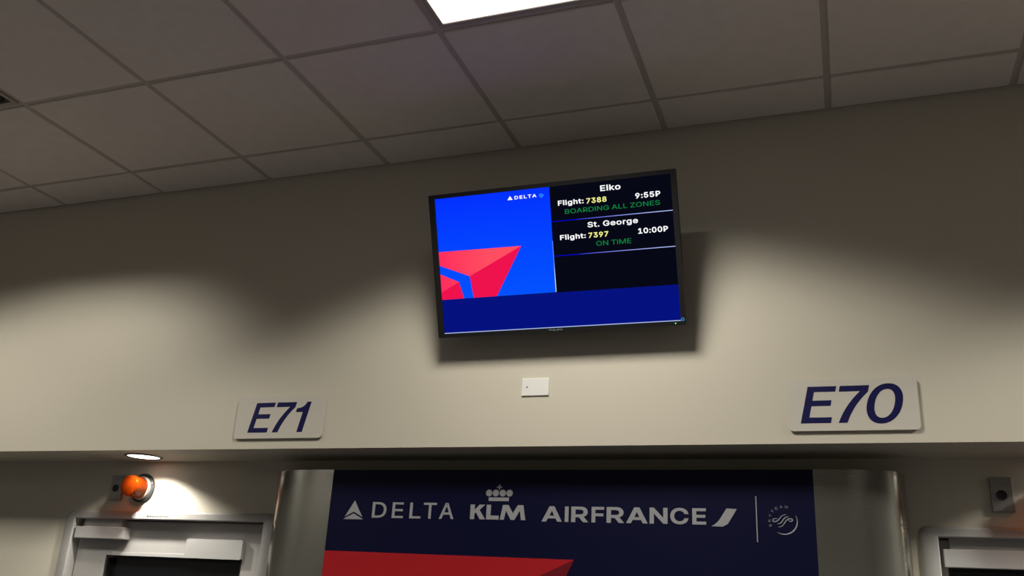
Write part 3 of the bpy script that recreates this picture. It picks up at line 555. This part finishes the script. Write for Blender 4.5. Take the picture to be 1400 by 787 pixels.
# ------------------------------------------------------------------ doors
def door(n, x0, x1, glass_top, stiles, extra):
    d = thing('door_%d' % n, None, None, ((x0+x1)/2, .36, 0), kind='structure')
    yf, yb = .284, .46
    xi0, xi1, zi = x0+.06, x1-.065, Z(-1.5085)
    def arch_line(a, c, z, r, n=6):
        P = [(a, 0)]
        for cx, s0 in ((a+r, 180), (c-r, 90)):
            for k in range(n+1):
                t = math.radians(s0-90*k/n); P.append((cx+r*math.cos(t), z-r+r*math.sin(t)))
        return P+[(c, 0)]
    bm = bmesh.new(); rows = []
    for P, y in ((arch_line(x0, x1, DT, .030), .2996), (arch_line(x0+.004, x1-.004, DT-.004, .028), .291), (arch_line(x0+.016, x1-.016, DT-.010, .020), yf),
                 (arch_line(xi0-.003, xi1+.003, zi+.003, .004), yf), (arch_line(xi0, xi1, zi, .003), yf+.003), (arch_line(xi0, xi1, zi, .003), yb), (arch_line(x0+.0205, x1-.0205, DT-.0205, .003), yb), (arch_line(x0+.0205, x1-.0205, DT-.0205, .003), .2996)):
        rows.append([bm.verts.new((x, y, z)) for x, z in P])
    for k in range(len(rows)):
        A, B = rows[k], rows[(k+1) % len(rows)]
        for i in range(len(A)-1): bm.faces.new((A[i], A[i+1], B[i+1], B[i]))
    bmesh.ops.recalc_face_normals(bm, faces=bm.faces[:])
    fm = MB(); fm._add(bm); fm.obj('door_frame', 'door_paint', d, True)
    MB().box(xi0, xi1, .372, .40, zi-.016, zi).obj('door_stop', 'door_paint', d)
    lf = MB(); a, c, t = xi0+.004, xi1-.004, zi-.005
    gl_, gr_ = a+stiles[0], c-stiles[1]
    gt = Z(glass_top)
    lf.box(a, gl_, .336, .395, .01, t, .002).box(gr_, c, .336, .395, .01, t, .002)
    lf.box(gl_, gr_, .336, .395, gt, t, .002).box(gl_, gr_, .336, .395, .01, .27, .002)
    leaf = lf.obj('door_leaf', 'door_paint', d)
    MB().box(gl_-.006, gr_+.006, .372, .378, .262, gt+.008).obj('glass_pane', 'door_glass', leaf)
    fr_ = MB()
    for q in ((gl_, gl_+.010, .27, gt), (gr_-.010, gr_, .27, gt), (gl_+.010, gr_-.010, gt-.010, gt)): fr_.box(q[0], q[1], .342, .372, q[2], q[3])
    fr_.obj('glazing_gasket', 'rubber', leaf)
    MB().box(c-.09, c-.03, .265, .336, 1.02, 1.05, .006).box(c-.09, c-.06, .265, .28, .86, 1.21, .006).obj('pull_handle', 'stainless', leaf)
    extra(d, leaf, a, c, t, zi, gt)
    return d
def left_extra(d, leaf, a, c, t, zi, gt):
    # closer body hung under the frame head, lock armature on the leaf
    MB().box(-2.232, -1.945, .288, .335, Z(-1.598), Z(-1.545), .003).obj('closer_box', 'aluminium', d)
    MB().box(-2.20, -1.98, .306, .335, Z(-1.545), zi).obj('closer_bracket', 'door_paint', d)
    MB().prism(rrect(-1.612, -1.312, Z(-1.668), Z(-1.585), .008), .318, .336).obj('lock_plate', 'aluminium', leaf)
    MB().box(-2.03, -1.613, .332, .336, Z(-1.668), Z(-1.652), .001).obj('rail_strip', 'aluminium', leaf)
    m_ = MB(); m3 = MB(); text(m_, 'Securitron', -1.829, -1.705, Z(-1.4995), .0095, yfm, .028)
    text(m3, 'magnetic lock', -1.825, -1.708, Z(-1.4815), .0040, yfm, 0.0); m3.obj('lettering', 'label_ink', d)
    m_.obj('lettering', 'label_ink', d)
def right_extra(d, leaf, a, c, t, zi, gt):
    MB().box(1.478, c-.01, .306, .335, Z(-1.604), Z(-1.545), .003).obj('lock_housing', 'aluminium', d)
    MB().box(1.50, c-.03, .316, .335, Z(-1.545), zi).obj('closer_bracket', 'door_paint', d)
yfm = .2836
door(1, *DOORS[0], -1.668, (.175, .115), left_extra)
door(2, *DOORS[1], -1.600, (.022, .115), right_extra)

# ------------------------------------------------------------------ recessed downlights over the doors
def downlight(label, x):
    t = thing('downlight', label, 'downlight', (x, .152, SOF))
    MB().lathe([(.070, 0), (.083, 0), (.083, -.003), (.078, -.006), (.070, -.004), (.070, 0)], ((x, .152, SOF), 'z'), 48).obj('trim_ring', 'can_trim', t, True)
    MB().lathe([(0, -.0025), (.070, -.0025), (.070, -.0005), (0, -.0005)], ((x, .152, SOF), 'z'), 48).obj('lens', 'can_lens', t)
    l = bpy.data.lights.new('can_lamp', 'SPOT'); l.energy = DOWN_W; l.spot_size = math.radians(138); l.spot_blend = .45; l.shadow_soft_size = .018; l.color = (1, .95, .86)
    o = bpy.data.objects.new('can_lamp', l); COL.objects.link(o); o.parent = t; o.location = (0, 0, -.022)
downlight('round glowing downlight in the soffit above the left door', -1.79)
downlight('round downlight above the right door, outside the photo', 1.935)

# ------------------------------------------------------------------ amber beacons and key-switch plates
def beacon(label, x):
    z = Z(-1.367); o = (x, .30, z)
    t = thing('beacon', label, 'beacon', o)
    MB().lathe([(0, 0), (.066, 0), (.066, -.010), (.060, -.016), (.044, -.017), (0, -.017)], (o, 'y'), 40).obj('base', 'rubber', t, True)
    MB().lathe([(.055, -.016), (.053, -.026), (.046, -.026), (.046, -.016), (.055, -.016)], (o, 'y'), 40).obj('collar', 'can_collar', t, True)
    d = MB().lathe([(.0465, -.020), (.0465, -.030), (.048, -.060), (.0478, -.0915), (.0465, -.0950), (.0440, -.0965), (0, -.0968)], (o, 'y'), 40).obj('dome', 'amber', t, True)
    MB().lathe([(0, -.019), (.004, -.019), (.004, -.016)], ((x+.059, .30, z+.022), 'y'), 10).obj('screw', 'stainless', t)
beacon('orange dome beacon on a black base above the left door', -1.89)
beacon('orange dome beacon above the right door, beside the switch plate', 1.838)
def switch_plate(label, x):
    z0, z1 = Z(-1.4235), Z(-1.310)
    t = thing('switch_plate', label, 'switch plate', (x, .30, z0))
    MB().box(x-.034, x+.034, .285, .30, z0, z1, .003).obj('plate', 'stainless', t)
    c = (x-.002, .285, z0+.054)
    MB().lathe([(0, -.002), (.0125, -.002), (.0165, -.004), (.0165, 0)], (c, 'y'), 28).obj('key_switch', 'hole_black', t, True)
    for dz in (.018, .095): MB().lathe([(0, -.0012), (.003, -.0012), (.0034, 0)], ((x, .285, z0+dz), 'y'), 10).obj('screw', 'stainless', t)
switch_plate('metal key-switch plate left of the orange beacon over the left door', -2.036)
switch_plate('metal key-switch plate with black key hole above the right door', 1.673)

# ------------------------------------------------------------------ airline display panel between the doors
bx0, bx1, by, bt, cl, cr = -.784, 1.0825, .13, Z(-1.309), -1.112, 1.379
bn = thing('display_panel', 'dark blue and red airline display panel with curved metal ends between the doors', 'display', ((bx0+bx1)/2, .30, 0))
MB().box(bx0, bx1, by, .2994, .25, bt).obj('panel', 'banner_navy', bn)
def quarter(xa, xb):
    P = [(xa, by-.001)]
    n, p = 16, .62; yb = .2994
    for k in range(1, n+1):
        t = math.pi/2*k/n
        P.append((xa+(xb-xa)*math.sin(t)**p, yb-(yb-by+.001)*math.cos(t)**p))
    P.append((xa, yb))
    return P
for xa, xb in ((bx0, cl), (bx1, cr)):
    o = MB().plan(quarter(xa, xb), .0, bt+.001).obj('end_column', 'brushed_metal', bn, True)
MB().box(bx0, bx1, by+.02, .2994, 0, .25).obj('plinth', 'rubber', bn)
y0, y1 = by-.0006, by
k_ = (.2472+.7848)/(.1139-.0000+.3370)
def em(p): return (.2472+(p[0]+.1139)*2.72, Z(-1.6309)+(p[1]-.0520)*2.72)
la = em((-.3285, -.0458)); lb = em((-.2251, -.1288-.04)); lc = em((-.3150, -.1288-.04))
MB().prism([(bx0, Z(-1.627)), (.2472, Z(-1.6309)), la, (bx0, la[1]+.16)], y0, y1).prism([(bx0, la[1]-.02), (bx0+.17, la[1]-.11), (bx0, la[1]-.30)], y0, y1).obj('red_facet', 'banner_red', bn)
MB().prism([(.2472, Z(-1.6309)), lb, lc, la], y0, y1).obj('red_facet', 'banner_red_deep', bn, label='dark red lower facet of the printed emblem')
g = MB()
# chevron emblem
g.prism([(-.6718, Z(-1.4307)), (-.7105, Z(-1.4945)), (-.6718, Z(-1.4745))], y0, y1).prism([(-.6718, Z(-1.4307)), (-.6718, Z(-1.4745)), (-.6312, Z(-1.4945))], y0, y1)
g.prism([(-.7164, Z(-1.5040)), (-.6718, Z(-1.4815)), (-.6257, Z(-1.5040))], y0, y1)
g.obj('emblem', 'banner_grey', bn)
yt = by-.0006
dl = MB()
for ch, xa, xb in (('D', -.5896, -.5265), ('E', -.5015, -.4525), ('L', -.4250, -.3765), ('T', -.3660, -.3105), ('A', -.2985, -.2366)):
    text(dl, ch, xa, xb, Z(-1.4965), .0605, yt, .008)
dl.obj('lettering', 'banner_grey', bn)
kl = MB(); kx, kz, kh = -.1690, Z(-1.4950), .0545
for P in ([(0, 0), (.30, 0), (.30, .36), (.40, .46), (.68, 0), (1.06, 0), (.64, .64), (1.02, 1), (.62, 1), (.30, .64), (.30, 1), (0, 1)],
          [(1.12, 0), (1.98, 0), (1.98, .27), (1.42, .27), (1.42, 1), (1.12, 1)],
          [(2.06, 0), (2.34, 0), (2.46, .62), (2.80, 0), (3.06, 0), (3.40, .62), (3.50, 0), (3.80, 0), (3.62, 1), (3.24, 1), (2.94, .44), (2.62, 1), (2.24, 1)]):
    kl.prism([(kx+x*kh*.2238/(3.80*.0545), kz+z*kh) for x, z in P], y0, y1)
kl.obj('lettering', 'banner_grey', bn); kl = MB()
kl.box(-.0965, -.0150, y0, y1, Z(-1.4265), Z(-1.4130))
for cx in (-.0965, -.0689, -.0407, -.0133):
    kl.prism([(cx+.0128*math.cos(2*math.pi*q/20), Z(-1.3966)+.0128*math.sin(2*math.pi*q/20)) for q in range(20)], y0, y1)
kl.box(-.0580, -.0526, y0, y1, Z(-1.3840), Z(-1.3652)).box(-.0655, -.0451, y0, y1, Z(-1.3775), Z(-1.3722))
kl.obj('emblem', 'banner_grey', bn, label='crown emblem of dots over a bar')
af = MB(); text(af, 'AIRFRANCE', .1179, .7200, Z(-1.4985), .0555, yt, HEAVY_OFFSET, .004)
af.obj('lettering', 'banner_grey', bn); af = MB()
af.prism([(.7374, Z(-1.5030))] + bez((.7374, Z(-1.5030)), (.7560, Z(-1.4950)), (.7680, Z(-1.4770)), 5)[1:] + [(.7903, Z(-1.4425)), (.8253, Z(-1.4440))] + bez((.8253, Z(-1.4440)), (.8080, Z(-1.4730)), (.7930, Z(-1.4950)), 4)[1:] + [(.7758, Z(-1.5040))], y0, y1)
af.obj('emblem', 'banner_grey', bn, label='slanted swoosh mark')
MB().box(.8892, .8924, y0, y1, Z(-1.5526), Z(-1.3995)).obj('divider_line', 'banner_grey', bn)
rb = MB(); ccx, ccz = .9800, Z(-1.4815)
def sm(pts, n=5):
    out = []
    P = [pts[0]]+list(pts)+[pts[-1]]
    for i in range(1, len(P)-2):
        for k in range(n):
            t = k/n; a, b_, c, d = [Vector(q) for q in P[i-1:i+3]]
            v = .5*((2*b_)+(c-a)*t+(2*a-5*b_+4*c-d)*t*t+(3*b_-a-3*c+d)*t**3); out.append((v.x, v.y))
    return out+[pts[-1]]
zz = lambda L: [(x, Z(z)) for x, z in L]
wv = lambda t: .0012+.0020*math.sin(math.pi*t)
rb.stroke(sm(zz([(.9590, -1.4740), (.9480, -1.4745), (.9441, -1.4800), (.9490, -1.4840), (.9580, -1.4815), (.9660, -1.4740), (.9753, -1.4639), (.9888, -1.4595)])), wv, y0, y1)
rb.stroke(sm(zz([(.9594, -1.4912), (.9705, -1.4873), (.9834, -1.4711), (.9969, -1.4672)])), wv, y0, y1)
rb.stroke(sm(zz([(.9614, -1.5015), (.9749, -1.4971), (.9891, -1.4784), (1.0026, -1.4735), (1.0084, -1.4781), (1.0022, -1.4826), (.9940, -1.4790)])), wv, y0, y1)
rb.stroke([(ccx+.0435*math.cos(math.radians(a)), ccz+.0435*math.sin(math.radians(a))) for a in range(-122, 32, 7)], lambda t: .0008+.0036*math.sin(math.pi*t), y0, y1)
rb.obj('emblem', 'banner_grey', bn, label='round emblem of three wavy ribbons')
ar = MB()
for k, ch in enumerate('SKYTEAM'):
    ang = math.radians(199-k*(199-78)/6); m2 = MB(); text(m2, ch, -.0044, .0044, 0, .0088, yt, .012)
    r = .0430
    m2.bm.transform(Matrix.Translation((ccx+r*math.cos(ang), 0, ccz+r*math.sin(ang))) @ Matrix.Rotation(-(ang-math.pi/2), 4, 'Y'))
    me = bpy.data.meshes.new('t'); m2.bm.to_mesh(me); m2.bm.free(); ar.bm.from_mesh(me); bpy.data.meshes.remove(me)
ar.obj('lettering', 'banner_dim', bn)
